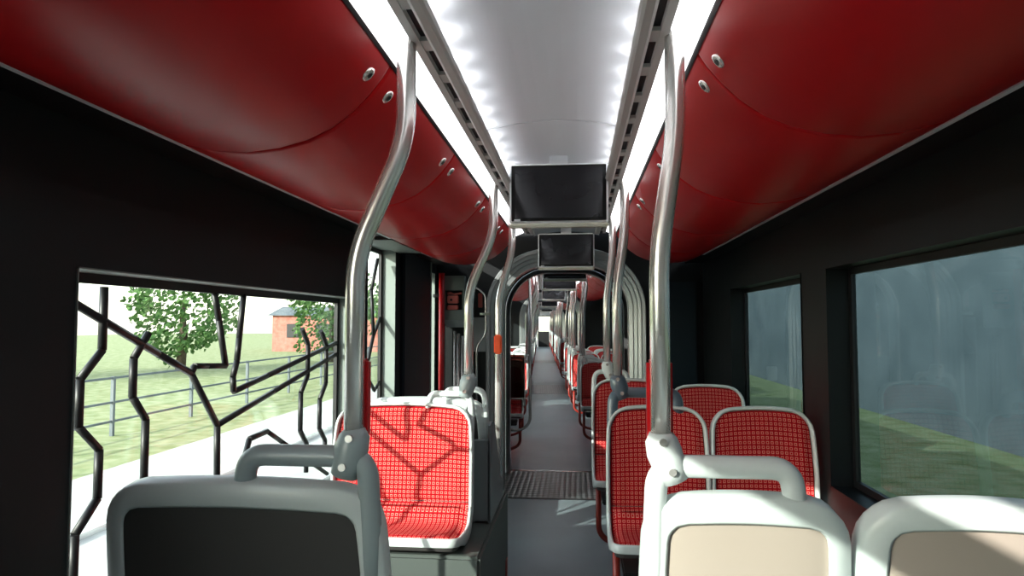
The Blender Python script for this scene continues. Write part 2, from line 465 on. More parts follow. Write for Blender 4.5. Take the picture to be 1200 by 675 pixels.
LWINS = [(-1.5, .45, .60, 1.95), (1.42, 3.35, .56, 1.53), (3.55, 4.11, .54, 1.865), (5.06, 5.28, .54, 1.80)]  # first opening is unseen, its height set to let sun onto the right shells
RWINS = [(-1.3, .25, .75, 1.80), (.75, 2.75, .75, 1.62), (3.05, 4.40, .75, 1.62)]
wall(FA, 'wall_left', -1, -1.9, 5.36, LWINS)
wall(FA, 'wall_right', 1, -1.9, 5.36, RWINS, 'dark')
mb = MB(); mb.bx(-WX - .1, WX + .1, -1.95, -1.9, -.05, 2.2); struct(mb, 'wall_back', M['header'])
floor(FA, -1.95, 5.30)
ceiling_parts(FA, -1.9, 5.30, 'front', -.14, 4.55, [.67, 1.48, 2.29, 3.10, 3.91])

# decal lines of the big left window, measured from the shadows they throw on the seat
def back_project(px, py):
    P = pxw(px, py, 2.90); dx = P.x + WX + WALL_T
    t = dx / _d.x
    return (P.y - _d.y * t, P.z - _d.z * t)
def cp(l): return [back_project(375 + x / 3.0, 450 + y / 3.0) for x, y in l]
dec1 = [cp([(150, 78), (320, 205), (325, 165), (308, 110), (300, 40)]), cp([(395, 40), (360, 150), (440, 190), (490, 215), (502, 240), (620, 250)]),
        cp([(502, 240), (390, 330), (385, 470)]), cp([(110, 110), (225, 205), (390, 330)]), cp([(60, 250), (140, 250), (235, 310), (280, 440), (300, 520)]),
        cp([(335, 70), (310, 110)]), cp([(620, 250), (700, 180)]), cp([(620, 250), (650, 420)])]
def webs(y0, y1, z0, z1, seed):
    rr = random.Random(seed); out = []; n = max(2, int((y1 - y0) / .16))
    for i in range(n):
        y = y0 + (i + .5) * (y1 - y0) / n; z = z0 + .05; pl = [(y, z)]; s_ = rr.choice((-1, 1))
        while z < z1 - .14:
            z += rr.uniform(.10, .20); pl.append((min(max(y, y0 + .04), y1 - .04), z))
            z += .07; y += s_ * .075; s_ = -s_
            if z < z1 - .05: pl.append((min(max(y, y0 + .04), y1 - .04), z))
        out.append(pl)
    return out
window(FA, -1, LWINS[0])
def to_edge(pl, z0=.645, z1=1.505, y0=1.45, y1=3.32):
    out = list(pl)
    for end in (0, -1):
        a = out[1] if end == 0 else out[-2]; b = out[end]
        dy, dz = b[0] - a[0], b[1] - a[1]; L_ = math.hypot(dy, dz) or 1; p = list(b); n = 0
        while y0 < p[0] < y1 and z0 < p[1] < z1 and n < 400: p[0] += dy / L_ * .01; p[1] += dz / L_ * .01; n += 1
        if end == 0: out.insert(0, tuple(p))
        else: out.append(tuple(p))
    return [(min(max(y, y0), y1), min(max(z, z0), z1)) for y, z in out]
joints = [dec1[1][4], dec1[2][1], dec1[5][-1]]
dec1 = [dec1[0] if 0 else to_edge(dec1[0]), to_edge(dec1[1])] + [dec1[2][:2] + to_edge(dec1[2])[2:], dec1[3], to_edge(dec1[4])]
dec1[3] = to_edge([dec1[3][-1], dec1[3][0]])[1:]
window(FA, -1, LWINS[1], lines=dec1 + webs(2.85, 3.3, .66, 1.48, 4) + webs(1.45, 1.85, .66, 1.48, 9))
window(FA, -1, LWINS[2], lines=[[(3.68, .6), (3.80, .78), (3.92, .70), (4.08, .86)], [(3.80, .78), (3.80, 1.1), (3.95, 1.32), (4.10, 1.44)], [(3.95, 1.32), (3.90, 1.6), (4.02, 1.8)],
                                  [(3.68, 1.22), (3.80, 1.1), (3.98, .98), (4.10, 1.03)]])
window(FA, -1, LWINS[3])
for w_ in RWINS: window(FA, 1, w_, glassm='tint', jamb='dark')

# end zone: dark transverse wall and portal
end_wall(FA, 5.36, 1, 'wall_front')
arch(FA, 5.36, 'ribbed aluminium arch framing the nearest gangway opening')
bellows(5.50, 6.20, FA, FB, 'black folded rubber bellows tunnel of the nearest gangway')
mb = MB(); mb.bx(AX - HX - .09, AX + HX + .09, 5.30, 6.28, -.055, .002); fl = struct(mb, 'floor', M['tread'])
for yy in (5.30, 6.27):
    mb = MB(); mb.bx(AX - HX - .02, AX + HX + .02, yy - .012, yy + .012, .002, .006); struct(mb, 'trim_6', M['steel'] if yy > 6 else M['black'])
mb = MB(); mb.bx(-WX + .002, -.93, 3.5, 4.2, Z0 + .452, Z0 + .469); struct(mb, 'trim_5', M['jamb'])
# dark panels on walls near the portal
mb = MB(); mb.bx(-WX, -WX + .03, 4.24, 5.00, .0, 1.93, .008); struct(mb, 'trim_7', M['bluedark'])
mb = MB(); mb.bx(-WX, -WX + .035, 5.00, 5.03, .0, 1.93); struct(mb, 'trim_8', M['jamb'])
mb = MB(); mb.bx(.70, 1.02, 5.30, 5.36, .1, 1.72, .008); struct(mb, 'trim_9', M['bluedark'])
mb = MB(); mb.bx(.72, .80, 5.285, 5.30, .95, 1.06, .005); o = mb.build('plate_or_lit_patch', M['grey']); tag(o, 'small pale slab in place of a green-lit patch on the dark panel right of the arch', 'plate')  # patch of light on the panel, put in as a thin grey slab

# ---- other cars
def rear_cars():
    F = FB
    def sidewins(y0, y1, n):
        out = []; L_ = (y1 - y0) / n
        for i in range(n): out.append((y0 + L_ * i + .12, y0 + L_ * (i + 1) - .12, .72, 1.72))
        return out
    cars = [('second', 6.30, 13.1, 5), ('third', 14.7, 23.0, 6), ('last', 24.2, 38.0, 10)]
    for nm, a, b, n in cars:
        ws = sidewins(a + .8, b - .6, n)
        if nm == 'second': ws = [(8.0, 9.6, .72, 1.62), (9.85, 10.9, .45, 1.80), (11.2, 12.8, .72, 1.62)]
        wall(F, 'wall_left', -1, a, b, ws, 'dark'); wall(F, 'wall_right', 1, a, b, ws, 'dark')
        for w_ in ws:
            window(F, -1, w_, lines=webs(*w_, seed=int(w_[0] * 7))[: 5] if nm == 'second' else None)
            window(F, 1, w_, glassm='tint', jamb='dark')
        floor(F, a, b)
        ceiling_parts(F, a, b, nm, a + .75, b - .7, [a + .8 + .95 * k for k in range(1, 14)], locks=(nm == 'second'), lamp=True, slots=(nm == 'second'))
        end_wall(F, a, -1, 'wall_back')
        if nm != 'last': end_wall(F, b, 1, 'wall_front')
    arch(F, 6.30, 'ribbed aluminium arch at the far end of the nearest gangway', -1)
    for (a, b, t1, t2) in ((13.1, 14.7, 'second', 'second'), (23.0, 24.2, 'third', 'third')):
        arch(F, a, 'ribbed aluminium arch at the near end of the %s gangway' % t1)
        arch(F, b, 'ribbed aluminium arch at the far end of the %s gangway' % t2, -1)
        bellows(a + .1, b - .1, F, F, 'black folded rubber bellows tunnel of the %s gangway' % t1)
        mb = MB(); mb.bx(AX - HX - .09, AX + HX + .09, a - .1, b + .1, -.05, .003); struct(mb, 'floor', M['tread'], F)
    # cab partition with its window and dark door
    mb = MB(); W = WX + .1
    mb.bx(-W, -.42, 38, 38.05, 0, 2.2); mb.bx(.42, W, 38, 38.05, 0, 2.2); mb.bx(-.42, .42, 38, 38.05, 1.80, 2.2)
    struct(mb, 'wall_front', M['white'], F)
    mb = MB(); mb.bx(-.40, .40, 38, 38.04, 0, .88, .01); mb.bx(-.40, -.34, 38, 38.04, .88, 1.8); mb.bx(.34, .40, 38, 38.04, .88, 1.8); mb.bx(-.34, .34, 38, 38.04, 1.74, 1.8)
    d = struct(mb, 'door_1', M['black'], F)
    g = MB(); g.bx(-.34, .34, 38.01, 38.02, .88, 1.74); g.build('door_pane', M['glass'], d, None)
rear_cars()

# ------------------------------------------------------------------ seats
def cat(pts, n=10):
    out = []
    P = [2 * Vector(pts[0]) - Vector(pts[1])] + [Vector(p) for p in pts] + [2 * Vector(pts[-1]) - Vector(pts[-2])]
    for i in range(1, len(P) - 2):
        for k in range(n):
            t = k / n; a, b, c, d = P[i - 1], P[i], P[i + 1], P[i + 2]
            out.append(0.5 * ((2 * b) + (-a + c) * t + (2 * a - 5 * b + 4 * c - d) * t * t + (-a + 3 * b - 3 * c + d) * t ** 3))
    out.append(P[-2]); return out

class SeatForm:
    def __init__(s, w, zt, zs):
        s.w = w
        raw = [(.085, zt), (.055, zt - .2), (.028, zt - .40), (.000, zs + .085), (-.030, zs + .042), (-.085, zs + .028), (-.17, zs + .032), (-.275, zs + .044)]
        c = cat([(p[0], p[1], 0) for p in raw], 10)
        s.pts = [(p.x, p.y) for p in c]; s.acc = [0]
        for a, b in zip(s.pts, s.pts[1:]): s.acc.append(s.acc[-1] + math.hypot(b[0] - a[0], b[1] - a[1]))
        s.L = s.acc[-1]
    def P(s, q):
        if q <= 0:
            a, b = s.pts[0], s.pts[1]; k = q / s.acc[1]; i = 0
            return a[0] + (b[0] - a[0]) * k, a[1] + (b[1] - a[1]) * k, s._n(0)
        q = min(q, s.L - 1e-6)
        for i in range(len(s.acc) - 1):
            if s.acc[i + 1] >= q: break
        k = (q - s.acc[i]) / (s.acc[i + 1] - s.acc[i]); a, b = s.pts[i], s.pts[i + 1]
        return a[0] + (b[0] - a[0]) * k, a[1] + (b[1] - a[1]) * k, s._n(i, k)
    def _seg(s, i):
        i = max(0, min(i, len(s.pts) - 2)); a, b = s.pts[i], s.pts[i + 1]; t = Vector((b[0] - a[0], b[1] - a[1])).normalized()
        return Vector((t.y, -t.x))       # normal facing front/up
    def _n(s, i, k=.5):
        n = s._seg(i) * (1 - abs(k - .5)) + (s._seg(i + 1) if k > .5 else s._seg(i - 1)) * abs(k - .5)
        return n.normalized()
    def hw(s, q):
        W = s.w / 2 * (1 - .05 * max(0, 1 - q / .25) ** 2 - .02 * max(0, 1 - (s.L - q) / .3)); r, r2 = .075, .05
        if q < r: W -= r - math.sqrt(max(0, r * r - (r - q) ** 2))
        q2 = s.L - q
        if q2 < r2: W -= r2 - math.sqrt(max(0, r2 * r2 - (r2 - q2) ** 2))
        return W
    def map(s, u, q, d):
        h = s.w / 2; arch_ = .020 * (1 - (u / h) ** 2) * max(0, 1 - q / .35)
        y, z, n = s.P(q - arch_)
        # slight lateral wrap of the back
        wrap = -.022 * (abs(u) / h) ** 3 * max(0, min(1, (s.L * .62 - q) / .2))
        return Vector((u, y + n.x * d + wrap, z + n.y * d))
    def slab(s, mb, inset, df, db, q0=0.0, q1=None, nu=14, ns=44, pillow=.0, uv=None, qflat=None):
        q1 = s.L if q1 is None else q1
        qa, qb = (q0 + inset), (q1 - inset)
        rows = []
        for i in range(ns + 1):
            t = i / ns; t = t + .0; q = qa + (qb - qa) * t
            # pack rows near ends for round corners
            e = (1 - math.cos(PI * t)) / 2; q = qa + (qb - qa) * (0.75 * t + .25 * e)
            H = max(.02, s.hw(q) - inset); rows.append((q, H))
        F_, B_ = [], []
        for i, (q, H) in enumerate(rows):
            f, b = [], []
            for j in range(nu + 1):
                v = -1 + 2 * j / nu; u = H * math.copysign(abs(v) ** .85, v)
                ed = min((1 - abs(v)) * H, q - qa, qb - q); k = min(1, ed / .03) if pillow else 1
                d = df * (math.sqrt(max(0, 1 - (1 - k) ** 2)) if pillow else 1)
                f.append((mb.bm.verts.new(s.map(u, q, d)), u, q)); b.append((mb.bm.verts.new(s.map(u, q, db)), u, q))
            F_.append(f); B_.append(b)
        uvl = (mb.bm.loops.layers.uv.get('UVMap') or mb.bm.loops.layers.uv.new('UVMap')) if uv else None
        def q4(a, b, c, d):
            f = mb.face((a[0], b[0], c[0], d[0]), True)
            if f and uvl:
                m_ = {a[0]: a, b[0]: b, c[0]: c, d[0]: d}
                for l in f.loops: _, u, q = m_[l.vert]; l[uvl].uv = (u + s.w / 2 + 1, q + 1)
        for G in (F_, B_):
            for i in range(ns):
                for j in range(nu): q4(G[i][j], G[i][j + 1], G[i + 1][j + 1], G[i + 1][j])
        for i in range(ns):
            for j in (0, nu): q4(F_[i][j], F_[i + 1][j], B_[i + 1][j], B_[i][j])
        for i in (0, ns):
            for j in range(nu): q4(F_[i][j], F_[i][j + 1], B_[i][j + 1], B_[i][j])
    def outline(s, n=60):
        qs = [s.L * (.5 - .5 * math.cos(PI * i / n)) * .0 + s.L * i / n for i in range(n + 1)]
        ex = [.0, .006, .015, .03, .05, .075]
        qs = sorted({round(q, 5) for q in qs if .08 < q < s.L - .06} | set(ex) | {s.L - e for e in (0, .004, .012, .025, .05)})
        top = [(s.hw(0) * (-1 + 2 * k / 12), 0.0) for k in range(1, 12)]
        R_ = [(s.hw(q), q) for q in qs]; Lf = [(-s.hw(q), q) for q in reversed(qs)]
        bot = [(s.hw(s.L) * (1 - 2 * k / 8), s.L) for k in range(1, 8)]
        return top + R_ + bot + Lf
    def rim(s, mb, sec):
        O = s.outline(); n = len(O); rings = []
        for i in range(n):
            a = Vector(O[i - 1]); b = Vector(O[(i + 1) % n]); t = (b - a).normalized(); inw = Vector((-t.y, t.x))
            # outline runs left->right on top (u+), then down: inward = rotate
            c = Vector(O[i])
            if inw.dot(Vector((0, s.L / 2)) - c) < 0: inw = -inw
            kf = 1 - .62 * max(0, min(1, (c.y - s.L * .80) / (s.L * .12)))      # the lip gets thinner towards the front edge
            rings.append([s.map(*(c + inw * a_), b_ if b_ > 0 else b_ * kf) for a_, b_ in sec])
        vr = [[mb.bm.verts.new(p) for p in r] for r in rings]; m_ = len(sec)
        for i in range(n):
            a, b = vr[i], vr[(i + 1) % n]
            for k in range(m_): mb.face((a[k], a[(k + 1) % m_], b[(k + 1) % m_], b[k]), True)

SEC = [(-.005, .010), (-.002, .018), (.004, .020), (.009, .018), (.011, .008), (.012, -.022), (.020, -.029), (.044, -.031), (.047, -.036), (.040, -.040), (.0, -.036), (-.005, -.030)]
SEC2 = [(-.005, .010), (0, .017), (.008, .018), (.013, .010), (.013, -.02), (.03, -.03), (.03, -.038), (0, -.036)]

def make_seat(w, zt=1.02, zs=.50, hside=1, wide_handle=False, frame='frame', handle='handle_l', shell='shell', leg=True, hi=True, reach=None, flip=False):
    t = thing('passenger_chair', None, None)
    f = SeatForm(w, zt, zs)
    mb = MB(); f.slab(mb, .012, 0.0, -.030, nu=14 if hi else 6, ns=40 if hi else 16); sh = mb.build('shell', M[shell], t)
    mb = MB(); f.slab(mb, .014, .018, .001, pillow=1, uv=True, q1=f.L * .545, ns=30 if hi else 12, nu=16 if hi else 6); mb.build('back_cushion', M['fabric'], t)
    mb = MB(); f.slab(mb, .014, .024, .001, q0=f.L * .548 - .028, pillow=1, uv=True, ns=24 if hi else 8, nu=16 if hi else 6); mb.build('seat_cushion', M['fabric'], t)
    mb = MB(); f.rim(mb, SEC); fr = mb.build('frame', M[frame], t)
    # grab handle on the aisle corner
    if hside:
        h = hside; r = .0235 if wide_handle else .0145
        zt_ = zt; up = .076 if wide_handle else .062; x1 = h * (f.hw(.1) - (.018 if wide_handle else .004)); x2 = h * (f.w / 2 - (.30 if wide_handle else .20))
        y = .095
        pts = [(x1 - h * .008, y - .045, zt_ - .24), (x1 - h * .002, y - .012, zt_ - .06), (x1 - h * .008, y, zt_ + up), (x2, y, zt_ + up), (x2 + h * -.01, y - .005, zt_ - .01)]
        mb = MB(); mb.tube(fillet(pts, .05, 7), r, n=14); mb.build('grab_handle', M[handle], t)
    if leg:
        h = hside or (1 if flip else -1)
        reach = reach or (.226 if not hside else None)
        mb = MB(); x = h * (w / 2 - .03)
        pts = [(x, -.05, zs - .02), (x, -.05, zs - .30), (x - h * .12, -.05, zs - .345), (-h * (reach or w / 2 * .9), -.05, zs - .345)]
        pts[1] = (x, -.05, zs - .29)
        mb.tube(fillet(pts, .06, 6), .016, n=10); mb.build('leg', M['redleg'], t)
        mb = MB(); mb.bx(-w * .4, w * .4, -.30, -.02, zs - .055, zs - .03, .006); mb.build('seat_support', M['black'], t)
    return t

EXTRA = []
def seat_at(proto, F, loc, rz, label, group=None, first=set()):
    o = proto if id(proto) not in first else copy_tree(proto)
    first.add(id(proto)); tag(o, label, 'seat', group)
    put(o, F, loc, rz); return o

ROW1, ROW2, ROW3, ROW3L = 1.49, 2.82, 3.82, 3.20
# --- nearest car: (facing the camera = rz 0 ; facing away = rz pi, so the handle side flips)
wl = make_seat(.62, hside=1, frame='frame', handle='handle_l', leg=False)
seat_at(wl, FA, (-.685, ROW2, 0), 0, 'wide red patterned seat facing us on the left, sunlit with branching line shadows')
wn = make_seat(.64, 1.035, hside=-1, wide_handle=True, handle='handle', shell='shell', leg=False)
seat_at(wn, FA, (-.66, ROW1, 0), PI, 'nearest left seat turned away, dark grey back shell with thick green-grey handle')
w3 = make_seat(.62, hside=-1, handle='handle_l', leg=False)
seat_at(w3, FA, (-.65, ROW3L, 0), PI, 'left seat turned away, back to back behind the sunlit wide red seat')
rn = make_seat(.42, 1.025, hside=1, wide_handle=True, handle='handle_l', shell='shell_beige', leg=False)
seat_at(rn, FA, (.425, ROW1 + .02, 0), PI, 'nearest right aisle seat turned away, pale beige back shell and bright white handle')
rn2 = make_seat(.42, 1.025, hside=0, shell='shell_beige', leg=False)
seat_at(rn2, FA, (.862, ROW1 + .02, 0), PI, 'nearest right window seat turned away, beige back shell against the wall')
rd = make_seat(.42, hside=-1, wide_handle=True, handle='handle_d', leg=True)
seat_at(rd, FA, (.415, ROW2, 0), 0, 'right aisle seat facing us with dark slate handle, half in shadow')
rw = make_seat(.42, hside=0, leg=False)
seat_at(rw, FA, (.850, ROW2, 0), 0, 'right window seat facing us beside the seat with the slate handle')
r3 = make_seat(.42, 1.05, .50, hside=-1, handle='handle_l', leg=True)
seat_at(r3, FA, (.375, ROW3, 0), 0, 'right aisle seat facing us with white handle, just before the gangway arch')
seat_at(rw, FA, (.815, ROW3, 0), 0, 'right window seat facing us, last in the nearest car before the arch')

# podium boxes
mb = MB(); mb.bx(-WX, -.30, 2.575, 3.62, 0, .488, .012); o = mb.build('seat_podium', M['ped']); tag(o, 'grey green box podium under the sunlit wide left seat', 'podium')
mb = MB(); mb.bx(-.302, -.294, 3.50, 3.56, .05, .15, .002); mb.build('reflector', M['redleg'], o)
mb = MB(); mb.bx(-.98, -.38, 3.005, 3.045, .49, .86, .01)
mb.loft([[(x, 3.005, .49), (x, 3.50, .49), (x, 3.50, .56), (x, 3.40, .62), (x, 3.16, .90), (x, 3.12, .93), (x, 3.04, .94), (x, 3.005, .93)] for x in (-.327, -.314)], smooth=False)
mb.bx(-.39, -.32, 3.005, 3.045, .50, .86)
o2 = mb.build('seat_divider', M['ped2']); tag(o2, 'grey side panel between the two back to back left seats', 'panel')
mb = MB(); mb.bx(-WX, -.38, 1.52, 1.92, 0, .445, .012); o = mb.build('seat_podium', M['ped']); tag(o, 'grey box podium under the nearest left seat', 'podium')
mb = MB(); mb.bx(.25, WX, 1.54, 1.92, 0, .445, .012); o = mb.build('seat_podium', M['ped']); tag(o, 'grey box podium under the nearest right pair of seats', 'podium')

# --- second car seats (lower, on cantilever legs)
ZT, ZS = .93, .42
pa = make_seat(.42, ZT, ZS, hside=-1); pw = make_seat(.42, ZT, ZS, hside=0)       # facing us, right
pb = make_seat(.42, ZT, ZS, hside=1); pbw = make_seat(.42, ZT, ZS, hside=0, flip=True)  # turned away, right
la = make_seat(.55, ZT, ZS, hside=1, reach=.377); lb = make_seat(.55, ZT, ZS, hside=-1, reach=.377)         # left: facing us / turned away
def row(F, y, side, facing, car, n_, grp):
    fc = 'facing us' if facing == 1 else 'turned away'
    nm = NAME[car]; rz = 0 if facing == 1 else PI
    if side == 'R':
        seat_at(pa if facing == 1 else pb, F, (.425, y, 0), rz, 'red aisle seat %s, %s row on the right of the %s' % (fc, n_, nm), grp)
        seat_at(pw if facing == 1 else pbw, F, (.858, y, 0), rz, 'red window seat %s, %s row on the right of the %s' % (fc, n_, nm), grp)
    else:
        seat_at(la if facing == 1 else lb, F, (-.70, y, 0), rz, 'red seat %s, %s row on the left of the %s' % (fc, n_, nm), grp)
rowsB = [(7.55, 'R', 1), (8.25, 'R', -1), (9.75, 'R', 1), (10.6, 'R', 1), (11.35, 'R', -1), (12.7, 'R', 1),
         (6.95, 'L', 1), (7.75, 'L', -1), (9.3, 'L', 1), (10.1, 'L', -1), (11.6, 'L', 1), (12.4, 'L', -1)]
cnt = {}
for car, rows in (('second', rowsB),
                  ('third', [(15.6, 'R', 1), (16.5, 'R', 1), (18.0, 'R', -1), (19.4, 'R', 1), (20.6, 'R', 1), (22.0, 'R', 1), (15.8, 'L', -1), (17.3, 'L', 1), (18.8, 'L', -1), (20.4, 'L', 1), (21.9, 'L', 1)]),
                  ('last', [(25.2, 'R', 1), (26.8, 'R', -1), (28.4, 'R', 1), (30.2, 'R', 1), (32.2, 'R', 1), (34.5, 'R', 1), (25.4, 'L', -1), (27.2, 'L', 1), (29.2, 'L', 1), (31.5, 'L', 1), (34, 'L', 1)])):
    for (y, sd, fc) in rows:
        k = (car, sd); cnt[k] = cnt.get(k, 0) + 1
        row(FB, y, sd, fc, car, ORD[cnt[k] - 1], 'red seats in the ' + NAME[car])

# steel rail, and a panel added to darken the seat back behind it, first thing on the left beyond the arch
t = thing('dark_sheet_rail', 'dark sheet added over the seat back with looping steel rail on the left beyond the arch', 'added panel')
t.matrix_world = FB @ Matrix.Translation((0, 6.52, 0))
mb = MB(); mb.tube(fillet([(-.345, 0, 1.95), (-.345, 0, .42), (-.42, 0, .345), (-1.0, 0, .345)], .05), .014, n=12); mb.build('rail', M['steel'], t)
mb = MB(); mb.bx(-1.04, -.40, -.004, .004, .66, 1.08, .003); mb.build('shade_panel', M['shade_sheet'], t)
mb = MB(); mb.bx(-1.04, -.36, -.006, .006, .645, .66); mb.build('panel_clamp', M['steel'], t)

# ------------------------------------------------------------------ poles
def make_pole(sx, kind='clamp', zt=2.105, brk='handle', rad=.0212, box=True):
    """origin on the floor below the ceiling joint line; x is measured outwards from the car centre"""
    t = thing('grab_pole', None, None)
    xt, xb = .292, (.402 if sx < 0 else .254)
    zb = 1.155
    if kind == 'floor': xb = .37; zb = 0.0
    if kind == 'low': zb = .98; xb = .30; xt = .30
    if kind == 'lowbent': zb = 1.0
    p = [(sx * xt, 0, zt - .06), (sx * xt, 0, 1.80), (sx * xb, 0, 1.545), (sx * xb, 0, zb)]
    mb = MB(); mb.tube(fillet(p, .07, 8), rad, n=20); mb.build('tube', M['steel'], t)
    j = MB(); j.tube([(sx * xt, 0, zt - .078), (sx * xt, 0, zt - .050), (sx * (xt - .003), 0, zt - .036), (sx * (xt - .008), 0, zt - .022), (sx * (xt - .022), 0, zt + .02)],
                     [rad + .002, rad + .001, rad - .004, .010, .008], n=16); j.build('ceiling_joint', M['grey'], t)
    if kind in ('clamp', 'low', 'lowbent'):
        c = MB(); k = sx * xb
        pts = [(k, 0, zb + .015), (k - sx * .002, 0, zb), (k - sx * (-.004), -.0, zb - .025), (k - sx * (-.012), 0, zb - .06), (k - sx * (-.02), 0, zb - .085)]
        if sx > 0: pts = [(k + .0, 0, z) for (_, _, z) in pts]; pts = [(k + [0, .0, .006, .018, .028][i], 0, q[2]) for i, q in enumerate(pts)]
        c.tube(pts, [rad + .003, rad + .012, rad + .016, rad + .013, rad + .008], n=16)
        cl = c.build('clamp', M[brk], t)
        b = MB()
        for q in (pts[1], pts[3]): b.tube([(q[0], -rad - .010, q[2]), (q[0], -rad - .018, q[2])], .008, n=12)
        b.build('bolt', M['steel'], cl)
    if box:
        b = MB(); b.box((sx * xb, .022, 1.235), (.054, .03, .17), .006); b.build('red_sleeve', M['redpole'], t)
    return t
def pole_at(o, F, y, label, group=None): tag(o, label, 'pole', group); put(o, F, (0, y, 0)); return o
HY = .095
pole_at(make_pole(-1, brk='handle'), FA, ROW1 - HY, 'nearest left bent steel pole, clamped to the dark backed seat', 'bent steel poles')
pole_at(make_pole(1, brk='handle_l'), FA, ROW1 + .02 - HY, 'nearest right bent steel pole, clamped to the sunlit beige backed seat', 'bent steel poles')
pole_at(make_pole(-1, brk='handle', box=False), FA, ROW2 + HY, 'second left bent steel pole, clamped to the wide sunlit red seat', 'bent steel poles')
pole_at(make_pole(1, brk='handle_d', box=False), FA, ROW2 + HY, 'second right bent steel pole, with slate blue clamp on the red seat', 'bent steel poles')
t = pole_at(make_pole(-1, 'floor', box=False), FA, ROW3 - .05, 'left bent steel pole running down to the floor, with an orange button box', 'bent steel poles')
b = MB(); b.box((-.37, -.03, 1.275), (.045, .035, .11), .008); b.build('stop_button', M['orange'], t)
pole_at(make_pole(1, brk='handle_l', box=False), FA, ROW3 + HY, 'third right bent steel pole, clamped to the last red seat before the arch', 'bent steel poles')
# second and further cars
pr = make_pole(1, 'lowbent', brk='handle_l', box=False); plf = make_pole(-1, 'lowbent', brk='handle_l', box=False)
u1, u2 = [0], [0]
for car, ys in (('second', (7.55, 8.15, 9.75, 10.6, 11.25, 12.7)), ('third', (15.6, 16.5, 17.9, 19.4, 20.6, 22.0)), ('last', (25.2, 26.7, 28.4, 30.2, 32.2, 34.5))):
    for i, y in enumerate(ys):
        o = pr if not u1[0] else copy_tree(pr); u1[0] = 1
        pole_at(o, FB, y + (HY if i not in (1,) else 0), '%s bent steel pole on the right of the %s' % (ORD[i], NAME[car]), 'bent steel poles')
for car, ys in (('second', (7.85, 9.3, 10.2, 11.6)), ('third', (15.8, 17.3, 18.8, 20.4, 21.9)), ('last', (25.4, 27.2, 29.2, 31.5, 34))):
    for i, y in enumerate(ys):
        o = plf if not u2[0] else copy_tree(plf); u2[0] = 1
        pole_at(o, FB, y + HY, '%s bent steel pole on the left of the %s' % (ORD[i], NAME[car]), 'bent steel poles')

# ------------------------------------------------------------------ monitors
def make_monitor():
    t = thing('ceiling_monitor', None, None)
    W, H, D = .430, .262, .045
    mb = MB(); mb.box((0, D / 2, H / 2), (W, D, H), .006); mb.build('housing', M['msilver'], t)
    mb = MB(); mb.box((0, -.002, H / 2), (W - .018, .006, H - .018), .002); bz = mb.build('bezel', M['bezel'], t)
    mb = MB(); mb.box((.0, -.0052, H / 2 + .002), (W - .050, .002, H - .040)); mb.build('screen', M['screen'], t)
    mb = MB(); mb.box((0, .015, -.010), (W + .002, .05, .017), .006); mb.build('lower_bar', M['mbar'], t)
    mb = MB(); mb.box((-W / 2 + .035, -.006, .012), (.026, .002, .010)); mb.build('sticker', M['white'], t)
    mb = MB(); mb.bx(-.04, .04, .030, .040, H - .01, H + .045); mb.build('ceiling_mount', M['ceil'], t)
    return t
mon = make_monitor()
for i, (F, y, nm) in enumerate(((FA, 2.84, 'largest and nearest black ceiling monitor with dim reflections'), (FA, 5.02, 'second ceiling monitor, hanging in front of the gangway arch'),
                (FB, 6.42, 'third ceiling monitor, just beyond the nearest arch'), (FB, 8.35, 'fourth ceiling monitor, in the second car'),
                (FB, 12.1, 'fifth ceiling monitor, at the far end of the second car'), (FB, 17.5, 'sixth ceiling monitor, in the third car'), (FB, 25, 'seventh ceiling monitor, in the last car'))):
    o = mon if i == 0 else copy_tree(mon); tag(o, nm, 'monitor', 'ceiling monitors'); put(o, F, (0 if i else .003, y, Z0 + (.432 if i == 0 else .42)))

# ------------------------------------------------------------------ equipment at the left of the portal
YE = 5.36
t = thing('door_bar', 'bright red vertical bar beside the narrow window left of the arch', 'bar'); t.location = (-1.01, 5.24, 0)
mb = MB(); mb.tube([(0, 0, .35), (0, 0, 1.80)], .024, n=16); mb.build('bar', M['redpole'], t)
for q in (.5, 1.6):
    mb = MB(); mb.bx(-.07, 0, -.015, .015, q, q + .03, .004); mb.build('bracket', M['black'], t)

t = thing('equipment_cabinet', 'pale grey wall cabinet with open niche, left of the arch', 'cabinet'); t.location = (-.915, YE, 0)
mb = MB(); D = .10
mb.bx(-.085, .085, -D, 0, 1.42, 1.50); mb.bx(-.085, .085, -D, 0, 1.66, 1.78); mb.bx(-.085, -.070, -D, 0, 1.50, 1.66); mb.bx(.070, .085, -D, 0, 1.50, 1.66); mb.bx(-.07, .07, -.02, 0, 1.50, 1.66)
mb.build('body', M['jamb'], t)
mb = MB(); mb.loft([[(-.085, -D, 1.42), (.085, -D, 1.42), (.085, 0, 1.42), (-.085, 0, 1.42)], [(-.06, -D + .02, 1.36), (.085, -D + .02, 1.36), (.085, 0, 1.36), (-.06, 0, 1.36)]], smooth=False); mb.build('lower_lip', M['grey'], t)
mb = MB(); mb.bx(-.065, .065, -.04, -.022, 1.505, 1.655); nb = mb.build('niche_back', M['black'], t)
t = thing('validator', 'small pink red device with round dial in the cabinet niche', 'device'); t.location = (-.915, YE - .045, 1.50)
mb = MB(); mb.bx(-.055, .035, -.055, 0, .055, .118, .006); mb.bx(-.055, .035, -.055, 0, .002, .04, .006); mb.build('body', M['pink'], t)
mb = MB(); mb.tube([(-.02, -.057, .083), (-.02, -.060, .083)], .010, n=14); mb.build('dial', M['black'], t)
mb = MB(); mb.tube([(-.055, -.03, .138), (-.03, -.03, .138), (0, -.03, .130), (.06, -.03, .138)], [.014, .012, .006, .010], n=12); mb.build('lever', M['pink'], t)
t = thing('pipe_bundle', 'upright silver tubes under the pale grey wall cabinet', 'tubes'); t.location = (-.88, YE, 0)
